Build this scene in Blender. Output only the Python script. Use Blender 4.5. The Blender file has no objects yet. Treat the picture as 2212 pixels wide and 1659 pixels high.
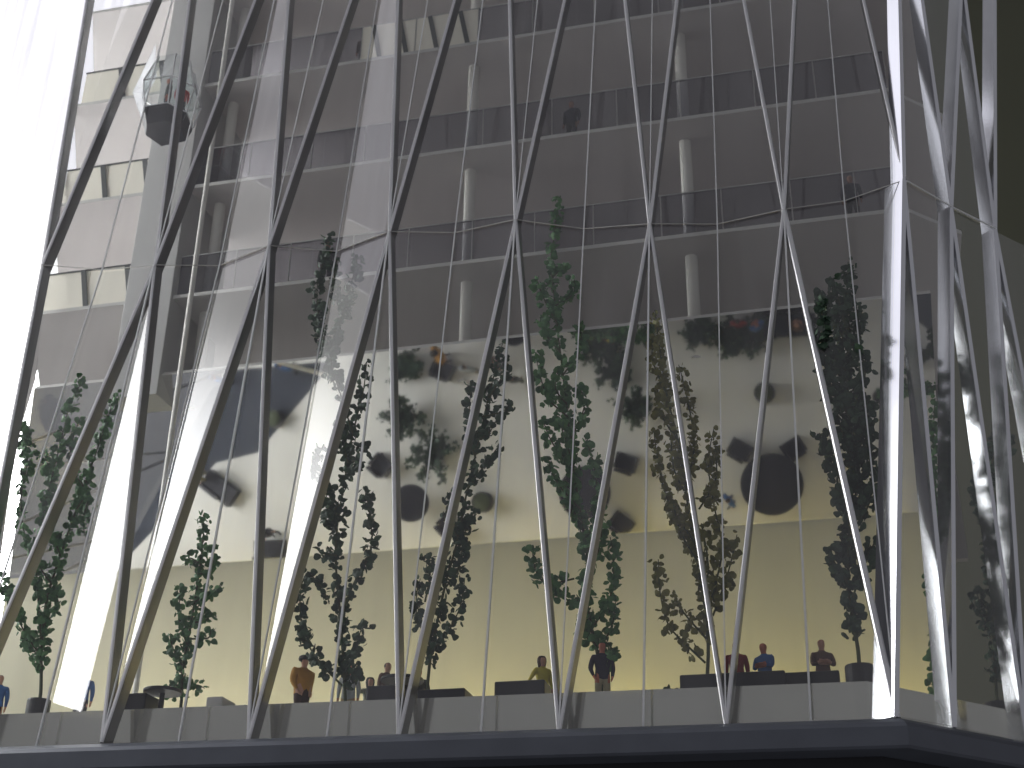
import bpy, bmesh, math, random
from mathutils import Vector, Matrix
random.seed(7)
S = 3.4                                   # metres for one bay of the facade
sc = bpy.context.scene
COL = sc.collection

# ------------------------------------------------------------------ camera
F_PX, W_PX, H_PX = 2916.8, 2212.0, 1659.0
CAM = Vector((5.7151, -7.9807, -1.8185))
yaw, pitch, roll = -0.24885, 0.46828, 0.015486
fwd = Vector((math.sin(yaw)*math.cos(pitch), math.cos(yaw)*math.cos(pitch), math.sin(pitch)))
rt = Vector((math.cos(yaw), -math.sin(yaw), 0)); up = rt.cross(fwd)
RT = rt*math.cos(roll) + up*math.sin(roll); UP = -rt*math.sin(roll) + up*math.cos(roll)
cd = bpy.data.cameras.new('camera'); cam = bpy.data.objects.new('camera', cd); COL.objects.link(cam)
cd.sensor_width = 36; cd.lens = F_PX/W_PX*36; cd.clip_start = 0.1; cd.clip_end = 600
m = Matrix((RT, UP, -fwd)).transposed().to_4x4(); m.translation = CAM*S; cam.matrix_world = m
cd.dof.use_dof = True; cd.dof.focus_distance = 9.1*S; cd.dof.aperture_fstop = 0.5
sc.camera = cam

# ------------------------------------------------------------------ world, lights, exposure
w = bpy.data.worlds.new('World'); sc.world = w; w.use_nodes = True
bg = w.node_tree.nodes['Background']; bg.inputs[0].default_value = (0.80, 0.80, 0.86, 1); bg.inputs[1].default_value = 0.25
WINDOW_STRENGTH = 11.0
LAMP_GAIN = 6.5
sc.view_settings.view_transform = 'Standard'; sc.view_settings.look = 'None'
sc.view_settings.exposure = 0.0; sc.view_settings.gamma = 1.0
sc.cycles.use_denoising = True
sc.cycles.transparent_max_bounces = 40; sc.cycles.max_bounces = 10; sc.cycles.glossy_bounces = 6; sc.cycles.diffuse_bounces = 5
sc.cycles.sample_clamp_indirect = 6.0; sc.cycles.caustics_reflective = True; sc.cycles.blur_glossy = 1.0; sc.cycles.caustics_refractive = False
sc.cycles.use_adaptive_sampling = False

def lamp(name, kind, loc, energy, color, size=0.05, target=None, **kw):
    l = bpy.data.lights.new(name, kind); l.energy = energy; l.color = color
    if kind == 'AREA': l.shape = 'RECTANGLE'; l.size = size; l.size_y = kw.get('size_y', size)
    else: l.shadow_soft_size = size
    if kind == 'SPOT': l.spot_size = kw.get('cone', 2.0); l.spot_blend = 0.8
    o = bpy.data.objects.new(name, l); COL.objects.link(o); o.location = Vector(loc)*S
    if target is not None: o.rotation_euler = (Vector(target)-Vector(loc)).to_track_quat('-Z', 'Y').to_euler()
    return o
# ------------------------------------------------------------------ helpers
def px(x, y, n=(0, 1, 0), q=(0, 0, 0)):
    """point of the plane (n, q) that the photograph shows at pixel x, y"""
    v = RT*((x-W_PX/2)/F_PX) + UP*(-(y-H_PX/2)/F_PX) + fwd
    n = Vector(n); t = n.dot(Vector(q)-CAM)/n.dot(v)
    return CAM + v*t
def at(x, y, depth): return px(x, y, (0, 1, 0), (0, depth, 0))
def floor_z(x): return 0.283 - 0.0085*(x-3.5)
def plinth_z(x): return -0.006 - 0.0085*(x-3.0)
MIR_T = math.radians(34.5); MIR_N = Vector((0, -math.sin(MIR_T), -math.cos(MIR_T))); MIR_Q = Vector((0, 1.4, 3.5))
def mirrored(x, y):
    """floor point whose reflection in the sloping mirror soffit is seen at pixel x, y"""
    h = px(x, y, MIR_N, MIR_Q); d = (h-CAM).normalized(); d = d - 2*d.dot(MIR_N)*MIR_N
    t = (0.283-h.z)/d.z; p = h + d*t
    return Vector((p.x, p.y, floor_z(p.x)))

def mesh(name, verts, faces, mat, parent=None, smooth=False, mats=None, fmat=None):
    me = bpy.data.meshes.new(name); me.from_pydata([tuple(Vector(v)*S) for v in verts], [], faces)
    for mm in (mats or [mat]): me.materials.append(mm)
    if fmat:
        for p_, i in zip(me.polygons, fmat): p_.material_index = i
    if smooth:
        for p_ in me.polygons: p_.use_smooth = True
    me.update()
    if len(faces) < 400:
        bm = bmesh.new(); bm.from_mesh(me); bmesh.ops.recalc_face_normals(bm, faces=bm.faces); bm.to_mesh(me); bm.free()
    o = bpy.data.objects.new(name, me); COL.objects.link(o)
    if parent is not None: o.parent = parent
    return o
def tag(o, label, cat, group=None):
    o['label'] = label; o['category'] = cat
    if group: o['group'] = group
    return o
def structure(o, label=None):
    o['kind'] = 'structure'
    if label: o['label'] = label
    return o
def empty(name, loc, label, cat, group=None, rz=0):
    o = bpy.data.objects.new(name, None); COL.objects.link(o); o.location = Vector(loc)*S; o.rotation_euler.z = rz
    o.empty_display_size = 0.1
    return tag(o, label, cat, group)
def box_vf(x0, x1, y0, y1, z0, z1):
    v = [(x0,y0,z0),(x1,y0,z0),(x1,y1,z0),(x0,y1,z0),(x0,y0,z1),(x1,y0,z1),(x1,y1,z1),(x0,y1,z1)]
    return v, [(0,3,2,1),(4,5,6,7),(0,1,5,4),(1,2,6,5),(2,3,7,6),(3,0,4,7)]
def bevel(o, wd, seg=2):
    b = o.modifiers.new('bevel', 'BEVEL'); b.width = wd*S; b.segments = seg; b.limit_method = 'ANGLE'
    return o
def prism_vf(poly, z0, z1):
    """closed prism over a counter-clockwise plan polygon; z0 / z1 are numbers or functions of x"""
    f0 = z0 if callable(z0) else (lambda x: z0); f1 = z1 if callable(z1) else (lambda x: z1)
    n = len(poly)
    v = [(x, y, f0(x)) for x, y in poly] + [(x, y, f1(x)) for x, y in poly]
    f = [tuple(range(n-1, -1, -1)), tuple(range(n, 2*n))] + [(i, (i+1) % n, n+(i+1) % n, n+i) for i in range(n)]
    return v, f
def bar_vf(A, B, prof, n_in):
    """profile (s, n) swept from A to B; n points along n_in, s across"""
    A = Vector(A); B = Vector(B); e = (B-A).normalized(); n = Vector(n_in); n = (n - e*n.dot(e)).normalized(); s = e.cross(n)
    k = len(prof); v = [A + s*a + n*b for a, b in prof] + [B + s*a + n*b for a, b in prof]
    f = [tuple(range(k)), tuple(range(2*k-1, k-1, -1))] + [(i, k+i, k+(i+1) % k, (i+1) % k) for i in range(k)]
    return v, f
def lathe_vf(prof, seg=20, c=(0, 0, 0)):
    v = []; f = []
    for r, z in prof:
        for i in range(seg):
            a = 2*math.pi*i/seg; v.append((c[0]+r*math.cos(a), c[1]+r*math.sin(a), c[2]+z))
    for j in range(len(prof)-1):
        for i in range(seg):
            f.append((j*seg+i, j*seg+(i+1) % seg, (j+1)*seg+(i+1) % seg, (j+1)*seg+i))
    f.append(tuple(range(seg-1, -1, -1))); f.append(tuple(range((len(prof)-1)*seg, len(prof)*seg)))
    return v, f

# ------------------------------------------------------------------ materials
def nt(name):
    mt = bpy.data.materials.new(name); mt.use_nodes = True; return mt, mt.node_tree, mt.node_tree.nodes['Principled BSDF']
def plain(name, col, rough=0.5, metal=0.0, var=0.08, scale=3.0, bump=0.0, bscale=60.0, coat=0.0, stretch=None, spec=None):
    mt, t, b = nt(name); n = t.nodes; L = t.links
    tc = n.new('ShaderNodeTexCoord'); mp = n.new('ShaderNodeMapping'); L.new(tc.outputs['Object'], mp.inputs[0])
    if stretch: mp.inputs['Scale'].default_value = stretch
    no = n.new('ShaderNodeTexNoise'); no.inputs['Scale'].default_value = scale; no.inputs['Detail'].default_value = 6; L.new(mp.outputs[0], no.inputs[0])
    hs = n.new('ShaderNodeMix'); hs.data_type = 'RGBA'; hs.blend_type = 'MIX'
    hs.inputs[6].default_value = tuple(c*(1-var) for c in col)+(1,); hs.inputs[7].default_value = tuple(min(1, c*(1+var)) for c in col)+(1,)
    L.new(no.outputs[0], hs.inputs[0]); L.new(hs.outputs[2], b.inputs['Base Color'])
    rr = n.new('ShaderNodeMapRange'); rr.inputs[3].default_value = max(0.02, rough*0.8); rr.inputs[4].default_value = min(1, rough*1.2)
    L.new(no.outputs[0], rr.inputs[0]); L.new(rr.outputs[0], b.inputs['Roughness'])
    b.inputs['Metallic'].default_value = metal
    if spec is not None: b.inputs['Specular IOR Level'].default_value = spec
    if coat: b.inputs['Coat Weight'].default_value = coat; b.inputs['Coat Roughness'].default_value = 0.06
    if bump:
        n2 = n.new('ShaderNodeTexNoise'); n2.inputs['Scale'].default_value = bscale; n2.inputs['Detail'].default_value = 4; L.new(mp.outputs[0], n2.inputs[0])
        bu = n.new('ShaderNodeBump'); bu.inputs['Strength'].default_value = bump; bu.inputs['Distance'].default_value = 0.02
        L.new(n2.outputs[0], bu.inputs['Height']); L.new(bu.outputs[0], b.inputs['Normal'])
    return mt
def glass(name, tint, gain=1.0, ior=1.5, rough=0.0, wave=0.0, dust_veil=0.0):
    mt, t, b = nt(name); n = t.nodes; L = t.links; n.remove(b)
    out = n['Material Output']; tr = n.new('ShaderNodeBsdfTransparent'); tr.inputs[0].default_value = tint+(1,)
    gl = n.new('ShaderNodeBsdfGlossy'); gl.inputs['Roughness'].default_value = rough; gl.inputs[0].default_value = (1, 1, 1, 1)
    fr = n.new('ShaderNodeFresnel'); fr.inputs[0].default_value = ior
    mu = n.new('ShaderNodeMath'); mu.operation = 'MULTIPLY'; mu.inputs[1].default_value = gain; mu.use_clamp = True
    mx = n.new('ShaderNodeMixShader'); ge = n.new('ShaderNodeNewGeometry'); iv = n.new('ShaderNodeMath'); iv.operation = 'SUBTRACT'; iv.inputs[0].default_value = 1.0; L.new(ge.outputs['Backfacing'], iv.inputs[1])
    m2 = n.new('ShaderNodeMath'); m2.operation = 'MULTIPLY'; L.new(fr.outputs[0], mu.inputs[0]); L.new(mu.outputs[0], m2.inputs[0]); L.new(iv.outputs[0], m2.inputs[1]); L.new(m2.outputs[0], mx.inputs[0])
    L.new(tr.outputs[0], mx.inputs[1]); L.new(gl.outputs[0], mx.inputs[2]); L.new(mx.outputs[0], out.inputs[0])
    if dust_veil:                                        # dusty streaked film added to give the sheet a milky haze
        t2 = n.new('ShaderNodeTexCoord'); mp = n.new('ShaderNodeMapping'); mp.inputs['Scale'].default_value = (1.6, 1.6, 0.16); L.new(t2.outputs['Object'], mp.inputs[0])
        nz = n.new('ShaderNodeTexNoise'); nz.inputs['Scale'].default_value = 1.2; nz.inputs['Detail'].default_value = 7; L.new(mp.outputs[0], nz.inputs[0])
        mr = n.new('ShaderNodeMapRange'); mr.inputs[1].default_value = .3; mr.inputs[2].default_value = .75; mr.inputs[3].default_value = dust_veil*0.3; mr.inputs[4].default_value = dust_veil*1.7; L.new(nz.outputs[0], mr.inputs[0])
        m3 = n.new('ShaderNodeMath'); m3.operation = 'MULTIPLY'; L.new(mr.outputs[0], m3.inputs[0]); L.new(iv.outputs[0], m3.inputs[1])
        df = n.new('ShaderNodeBsdfDiffuse'); df.inputs[0].default_value = (0.85, 0.83, 0.88, 1); mz = n.new('ShaderNodeMixShader')
        L.new(m3.outputs[0], mz.inputs[0]); L.new(mx.outputs[0], mz.inputs[1]); L.new(df.outputs[0], mz.inputs[2]); L.new(mz.outputs[0], out.inputs[0])
    if wave:
        tc = n.new('ShaderNodeTexCoord'); no = n.new('ShaderNodeTexNoise'); no.inputs['Scale'].default_value = 0.35; L.new(tc.outputs['Object'], no.inputs[0])
        bu = n.new('ShaderNodeBump'); bu.inputs['Strength'].default_value = wave; bu.inputs['Distance'].default_value = 0.05
        L.new(no.outputs[0], bu.inputs['Height']); L.new(bu.outputs[0], gl.inputs['Normal'])
    return mt
def emitter(name, col, strength, streak=None):
    mt, t, b = nt(name); n = t.nodes; L = t.links
    b.inputs['Base Color'].default_value = (0.8, 0.8, 0.8, 1); b.inputs['Emission Color'].default_value = col+(1,); b.inputs['Emission Strength'].default_value = strength
    if streak:
        tc = n.new('ShaderNodeTexCoord'); mp = n.new('ShaderNodeMapping'); mp.inputs['Scale'].default_value = (0.1, 0.55, 0.02); L.new(tc.outputs['Object'], mp.inputs[0])
        no = n.new('ShaderNodeTexNoise'); no.inputs['Scale'].default_value = 3; no.inputs['Detail'].default_value = 3; L.new(mp.outputs[0], no.inputs[0])
        r = n.new('ShaderNodeMapRange'); r.inputs[1].default_value = .35; r.inputs[2].default_value = .65; r.inputs[3].default_value = streak[0]; r.inputs[4].default_value = streak[1]
        L.new(no.outputs[0], r.inputs[0]); L.new(r.outputs[0], b.inputs['Emission Strength'])
    return mt

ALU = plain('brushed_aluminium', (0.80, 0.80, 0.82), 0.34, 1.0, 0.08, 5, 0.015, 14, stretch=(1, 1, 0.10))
ALUD = plain('shaded_fin_side', (0.25, 0.245, 0.25), 0.32, 1.0, 0.10, 5, 0.015, 14, stretch=(1, 1, 0.10))  # darker copy of the fin metal; shade painted onto sides and backs
ALU2 = plain('rough_foil_aluminium', (0.80, 0.81, 0.85), 0.13, 1.0, 0.06, 4, 0.05, 1.6, stretch=(1, 1, 0.5))
GLASS = glass('acrylic_pane', (0.97, 0.975, 0.972), 1.65, 1.5, 0.0, 0.02, 0.035)
TRANSL = None
TINT = glass('smoky_balustrade_glass', (0.70, 0.70, 0.735), 1.6, 1.5)
CLEAR = glass('clear_cabin_glass', (0.93, 0.95, 0.95), 1.3, 1.5)
EDGE = plain('polished_acrylic_edge', (0.70, 0.71, 0.72), 0.18, 0.0, 0.1, 8, coat=0.6)
SLAB = plain('grey_mauve_slab', (0.585, 0.555, 0.55), 0.42, 0.0, 0.06, 0.5, 0.02, 12, stretch=(1.4, .25, 1))
SLABEDGE = plain('pale_slab_edge', (0.56, 0.55, 0.53), 0.35)
MIRROR = plain('mirror_soffit_sheet', (0.86, 0.86, 0.86), 0.045, 1.0, 0.03, 1.2)
YELLOW = plain('yellow_wall', (0.80, 0.775, 0.63), 0.6, 0.0, 0.06, 0.7, 0.03, 40)
FLOORM = plain('pale_floor', (0.84, 0.825, 0.785), 0.5, 0.0, 0.05, 0.8)
KERB = plain('cream_glossy_kerb', (0.72, 0.71, 0.65), 0.10, 0.75, 0.05, 0.8, 0.02, 20, coat=0.5)
PLINTH = plain('dark_blue_grey_plinth', (0.115, 0.125, 0.15), 0.42, 0.3, 0.15, 1.5, 0.05, 30)
BLACK = plain('black_card', (0.016, 0.016, 0.019), 0.6)
DARKFUR = plain('black_furniture', (0.014, 0.014, 0.022), 0.35, var=0.2)
BLUEDK = plain('dark_blue_felt', (0.032, 0.038, 0.055), 0.8, var=0.2)
BEIGE = plain('beige_panel', (0.82, 0.78, 0.68), 0.55, var=0.04, scale=1)
MULL = plain('dark_grey_mullion', (0.07, 0.075, 0.075), 0.4)
WHITE = plain('white_column_paint', (0.80, 0.78, 0.73), 0.45, var=0.03)
COREM = plain('light_grey_core', (0.46, 0.455, 0.45), 0.5, var=0.04, scale=0.6)
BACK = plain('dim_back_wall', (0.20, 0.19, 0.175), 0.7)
OLIVE = plain('dark_olive_wall', (0.045, 0.047, 0.030), 0.8, var=0.25, scale=0.08)
POTM = plain('black_pot', (0.02, 0.02, 0.024), 0.5)
BARK = plain('green_brown_stem', (0.055, 0.07, 0.03), 0.7)
def leafmat(name, a, b_):
    mt, t, b = nt(name); n = t.nodes; L = t.links
    g = n.new('ShaderNodeNewGeometry'); mx = n.new('ShaderNodeMix'); mx.data_type = 'RGBA'
    mx.inputs[6].default_value = a+(1,); mx.inputs[7].default_value = b_+(1,)
    L.new(g.outputs['Random Per Island'], mx.inputs[0]); L.new(mx.outputs[2], b.inputs['Base Color']); b.inputs['Roughness'].default_value = 0.6
    return mt
LEAF = leafmat('dark_green_leaf', (0.036, 0.115, 0.045), (0.090, 0.235, 0.075))
LEAFD = leafmat('blackish_green_leaf', (0.016, 0.040, 0.026), (0.042, 0.092, 0.045))
LEAFO = leafmat('olive_green_leaf', (0.095, 0.100, 0.020), (0.19, 0.185, 0.048))
_m, _t, _b = nt('backlit_white_acrylic'); TRANSL = _m
_tr = _t.nodes.new('ShaderNodeBsdfTranslucent'); _tr.inputs[0].default_value = (0.9, 0.9, 0.92, 1); _mx = _t.nodes.new('ShaderNodeMixShader'); _mx.inputs[0].default_value = 0.75
_b.inputs['Base Color'].default_value = (0.85, 0.85, 0.87, 1)
_t.links.new(_b.outputs[0], _mx.inputs[1]); _t.links.new(_tr.outputs[0], _mx.inputs[2]); _t.links.new(_mx.outputs[0], _t.nodes['Material Output'].inputs[0])
_b = YELLOW.node_tree.nodes['Principled BSDF']; _tr = YELLOW.node_tree.nodes.new('ShaderNodeBsdfTranslucent'); _tr.inputs[0].default_value = (0.85, 0.82, 0.64, 1)  # translucency added so the lamps behind make the wall glow
_mx = YELLOW.node_tree.nodes.new('ShaderNodeMixShader'); _mx.inputs[0].default_value = 0.35
YELLOW.node_tree.links.new(_b.outputs[0], _mx.inputs[1]); YELLOW.node_tree.links.new(_tr.outputs[0], _mx.inputs[2]); YELLOW.node_tree.links.new(_mx.outputs[0], YELLOW.node_tree.nodes['Material Output'].inputs[0])
def cloth(name, c): return plain(name, c, 0.75, var=0.15, scale=12)
SKIN = plain('painted_skin', (0.52, 0.27, 0.18), 0.6, var=0.05)
HAIRD = plain('dark_hair', (0.018, 0.013, 0.012), 0.6)

# ------------------------------------------------------------------ surroundings: bright window on the left, dark wall on the right
win_m = emitter('bright_window_glow', (1.0, 1.0, 1.0), WINDOW_STRENGTH)
_n = win_m.node_tree.nodes; _l = win_m.node_tree.links          # upward fade painted into the glow so pane reflections soften
_tc = _n.new('ShaderNodeTexCoord'); _sx = _n.new('ShaderNodeSeparateXYZ'); _mr = _n.new('ShaderNodeMapRange'); _mr.interpolation_type = 'SMOOTHSTEP'
_l.new(_tc.outputs['Object'], _sx.inputs[0]); _l.new(_sx.outputs['Z'], _mr.inputs[0])
_mr.inputs[1].default_value = (6.3-3.0)*S; _mr.inputs[2].default_value = (11.0-3.0)*S; _mr.inputs[3].default_value = WINDOW_STRENGTH; _mr.inputs[4].default_value = 1.3
_l.new(_mr.outputs[0], _n['Principled BSDF'].inputs['Emission Strength'])
upper_glow_m = emitter('streaked_pale_glow', (0.93, 0.92, 1.0), 0.95, (0.80, 1.2))  # glowing sheet for the pale area above the window, streaks painted in
frame_m = plain('window_frame_paint', (0.8, 0.8, 0.8), 0.5)
win = empty('bright_window', (-7.0, 4, 3.0), 'overexposed white window at the left edge behind the model', 'window')
WY0, WY1, WZ0, WZ1 = -3.9, 22.0, 3.0, 12.2
def loc_mesh(name, v, f, mat, parent, **k):
    o = parent.location/S
    return mesh(name, [Vector(a)-o for a in v], f, mat, parent, **k)
loc_mesh('pane', *box_vf(-7.05, -7.0, WY0, WY1, WZ0, WZ1), win_m, win)
loc_mesh('upper_glow_panel', *box_vf(-7.05, -7.0, WY0, WY1, 12.22, 24), upper_glow_m, win)
wall_r = mesh('wall', *box_vf(4.5, 45, 15, 15.3, -14, 40), OLIVE); structure(wall_r, 'dark olive wall far behind the right side')

# ------------------------------------------------------------------ nodes of the folded facade
Bp = {0: (-0.17, 0, 0.035)}
for k, v in {1:(218,1603),2:(535,1598),3:(860,1590),4:(1207,1580),5:(1568,1564),6:(1938,1549)}.items(): Bp[k] = at(*v, 0)
Bp = {k: Vector(v) for k, v in Bp.items()}
LEAN = 0.09207; NF = (0, 1, -LEAN)
Rp = {k: px(*v, NF) for k, v in {0:(90,572),1:(333,572),2:(580,530),3:(840,500),4:(1113,474),5:(1403,483),6:(1693,452),7:(1955,388)}.items()}
mi = {0:.08, 1:.16, 2:.19, 3:.10, 4:.10, 5:.10, 6:.08}
Mp = {k: (Rp[k]+Rp[k+1])/2 + Vector((0, mi[k], 0)) for k in range(7)}
bi = {0:.15, 1:.07, 2:.08, 3:.08, 4:.08, 5:.09}
BMp = {k: (Bp[k]+Bp[k+1])/2 + Vector((0, bi[k], 0)) for k in range(6)}
TLx = {0:186,1:408,2:622,3:858,4:1100,5:1350,6:1607,7:1866}
TRx = {0:328,1:550,2:757,3:981,4:1219,5:1462,6:1716}
def meet(a, xa, b, xb):
    """node above the frame where the struts rising from a and from b come together"""
    A, A2 = Rp[a], px(xa, 0, NF); B, B2 = Rp[b], px(xb, 0, NF)
    d1, d2 = A2-A, B2-B
    den = d1.x*d2.z - d1.z*d2.x; r = B-A; t = (r.x*d2.z - r.z*d2.x)/den
    P = A + d1*t; return Vector((P.x, P.z*LEAN, P.z))
Tp = {k: meet(k, TRx[k], k+1, TLx[k+1]) for k in range(7)}
e0 = (px(TLx[0], 0, NF)-Rp[0]); Tp[-1] = Rp[0] + e0*((Tp[0].z-Rp[0].z)/e0.z)
TMp = {k: (Tp[k-1]+Tp[k])/2 + Vector((0, 0.06, 0)) for k in range(7)}
NIN = Vector((0, 1, -LEAN))
W_, D_ = 0.028, 0.118
def fin_prof(w, d, q=0.0): return [(-w/2, d), (-w/2, .010+q), (-w*.28, q), (w*.28, q), (w/2, .010+q), (w/2, d)]
fac = empty('glass_facade', (3, 0, 0), 'tall front facade of folded glass triangles between slanting aluminium fins', 'facade')
fo = fac.location/S
def fin(A, B, parent, n_in=NIN, w=W_, d=D_, q=0.0, mat=ALU, name='strut'):
    o = parent.location/S
    v, f = bar_vf(Vector(A)-o, Vector(B)-o, fin_prof(w, d, q), n_in)
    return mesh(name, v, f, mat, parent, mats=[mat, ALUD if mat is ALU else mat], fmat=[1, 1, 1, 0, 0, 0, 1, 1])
def rod(A, B, parent, r=0.0075, mat=EDGE, name='glass_edge', n_in=NIN):
    o = parent.location/S
    v, f = bar_vf(Vector(A)-o, Vector(B)-o, [(-r, -r), (r, -r), (r, r*1.6), (-r, r*1.6)], n_in); return mesh(name, v, f, mat, parent)
def pane(a, b, c, parent, n_out=Vector((0, -1, 0)), th=0.012, inset=0.018, name='pane', mat=GLASS):
    a, b, c = Vector(a), Vector(b), Vector(c); g = (a+b+c)/3; n = (b-a).cross(c-a).normalized()
    if n.dot(n_out) > 0: n = -n           # n now points inwards
    o = parent.location/S
    P = [g + (q-g)*0.992 + n*inset - o for q in (a, b, c)]; Q = [q + n*th for q in P]
    f = [(0, 1, 2), (5, 4, 3), (0, 3, 4, 1), (1, 4, 5, 2), (2, 5, 3, 0)]
    return mesh(name, P+Q, f, mat, parent)
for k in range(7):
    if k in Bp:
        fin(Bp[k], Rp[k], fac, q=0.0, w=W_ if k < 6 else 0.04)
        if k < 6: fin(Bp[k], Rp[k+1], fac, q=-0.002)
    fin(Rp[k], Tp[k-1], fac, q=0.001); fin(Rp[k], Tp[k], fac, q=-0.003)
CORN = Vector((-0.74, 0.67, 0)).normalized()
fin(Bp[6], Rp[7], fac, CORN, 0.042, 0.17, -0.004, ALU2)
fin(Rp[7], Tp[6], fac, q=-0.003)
for k in range(7):
    rod(Rp[k], Mp[k], fac, 0.0022, COREM); rod(Mp[k], Rp[k+1], fac, 0.0022, COREM)
    rod(Mp[k], Tp[k], fac, 0.0045)
    if k > 0: rod(Rp[k], TMp[k], fac, 0.0035)
    if k in Bp and k < 7 : rod(Mp[k], Bp[k], fac, 0.0045)
    if k < 6: rod(BMp[k], Rp[k+1], fac, 0.0065)
for k in range(6):                                           # lower tier
    pane(Bp[k], BMp[k], Rp[k+1], fac); pane(BMp[k], Bp[k+1], Rp[k+1], fac)
for k in range(7):
    if k in Bp: pane(Bp[k], Rp[k], Mp[k], fac); pane(Bp[k], Mp[k], Rp[k+1], fac)
    pane(Rp[k], Mp[k], Tp[k], fac); pane(Mp[k], Rp[k+1], Tp[k], fac)
    pane(Rp[k], Tp[k-1], TMp[k], fac); pane(Rp[k], TMp[k], Tp[k], fac)

# right-hand facade, turned 45 degrees
a45 = math.radians(45); D2 = Vector((math.cos(a45), math.sin(a45), 0)); N2 = Vector((math.sin(a45), -math.cos(a45), 0))
c7 = Rp[7]-Bp[6]; l2 = N2.dot(c7)/c7.z
NS = N2 - Vector((0, 0, l2))
def side(x, y, dp=0.0): return px(x, y, NS, Bp[6]-N2*dp)
sf = empty('glass_facade', Bp[6]+D2*0.8, 'right-hand facade seen edge-on with broad shining aluminium fins', 'facade')
B7, B8 = side(2064, 1571), side(2222, 1606); B9 = B8*2-B7
R8, R9 = side(2057, 447), side(2152, 494); R10 = R9*2-R8
T7, T8, T9 = side(1934, -432), side(2080, -57), side(2150, -300)
NI2 = Vector((-0.762, 0.648, 0))
for A, B, q in ((B7, Rp[7], 0), (B7, R8, -.002), (B8, R8, 0), (B8, R9, -.002), (B9, R9, 0), (B9, R10, -.002), (Rp[7], T7, -.003), (R8, T7, 0), (R8, T8, -.002), (R9, T8, 0), (R9, T9, -.002)):
    fin(A, B, sf, NI2, 0.036, 0.115, q, ALU2)
for tri in ((Bp[6], B7, Rp[7]), (B7, Rp[7], R8), (B7, B8, R8), (B8, R8, R9), (B8, B9, R9), (B9, R9, R10), (Rp[7], R8, T7), (R8, R9, T8), (R8, T7, T8)):
    pane(*tri, sf, n_out=N2)
rod(Rp[7], R8, sf, 0.0035, n_in=NI2); rod(R8, R9, sf, 0.0035, n_in=NI2)
# left-hand facade, running back
D3 = Vector((-0.55, 0.835, 0)).normalized(); N3 = Vector((-D3.y, D3.x, 0))
lf = empty('glass_facade', Bp[0]+D3*1.5, 'left-hand facade running back behind the dark corner fin', 'facade')
LB = [Bp[0]+D3*1.05*i for i in range(5)]; LR = [Rp[0]+D3*1.05*i for i in range(5)]; LT = [Tp[-1]+D3*1.05*i for i in range(5)]
for i in range(4):
    fin(LB[i+1], LR[i+1], lf, -N3, 0.02, 0.03, 0); fin(LB[i], LR[i+1], lf, -N3, 0.02, 0.03, -.002)
    fin(LR[i+1], LT[i+1], lf, -N3, 0.02, 0.03, 0.001)
    pane(LB[i], LB[i+1], LR[i+1], lf, n_out=N3); pane(LB[i], LR[i], LR[i+1], lf, n_out=N3)
    pane(LR[i], LR[i+1], LT[i], lf, n_out=N3); pane(LR[i+1], LT[i+1], LT[i], lf, n_out=N3)
rod(LR[0], LR[4], lf, 0.004, n_in=-N3)

# ------------------------------------------------------------------ plinth, floor, kerb, base
prof = [(0.34, 0.0), (-0.035, 0.0), (-0.085, -0.030), (-0.11, -0.060), (-0.11, -0.165), (-0.09, -0.178), (0.34, -0.178)]
def sweep(name, path, prof, mat, normals, zf):
    v = []; n = len(prof)
    for (x, y), nn in zip(path, normals):
        for a, z in prof: v.append((x+nn[0]*a, y+nn[1]*a, zf(x)+z))
    f = []
    for j in range(len(path)-1):
        for i in range(n): f.append((j*n+i, (j+1)*n+i, (j+1)*n+(i+1) % n, j*n+(i+1) % n))
    f.append(tuple(range(n-1, -1, -1))); f.append(tuple(range((len(path)-1)*n, len(path)*n)))
    return mesh(name, v, f, mat)
c6 = Bp[6]
mitre = Vector((-N2.x, -N2.y)) + Vector((0, 1)); mitre = mitre/(mitre.dot(Vector((0, 1))))
pl = sweep('plinth', [(-0.30, 0), (c6.x, 0), (c6.x+D2.x*5, D2.y*5)], prof, PLINTH, [(0, 1), tuple(mitre), (-N2.x, -N2.y)], plinth_z)
tag(pl, 'dark blue-grey plinth edge running along the foot of the glass', 'plinth')
kx = c6.x - 0.14
fl_poly = [(-0.24, 0.27), (kx, 0.27), (kx+4.2, 4.47), (kx+4.2, 6.0), (-4.0, 6.0)]
fl = mesh('floor', *prism_vf(fl_poly, lambda x: plinth_z(x)+0.002, floor_z), FLOORM, mats=[FLOORM, KERB], fmat=[1, 0, 1, 1, 1, 1, 1]); structure(fl, 'pale ground floor slab with cream front edge')
base = mesh('model_base', *prism_vf([(-0.15, 0.12), (c6.x-.1, 0.12), (c6.x+3.4, 3.62), (c6.x+3.4, 6), (-3.8, 6)], -5, lambda x: plinth_z(x)-0.18), BLACK)
tag(base, 'black recessed base below the plinth', 'base')
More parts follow.
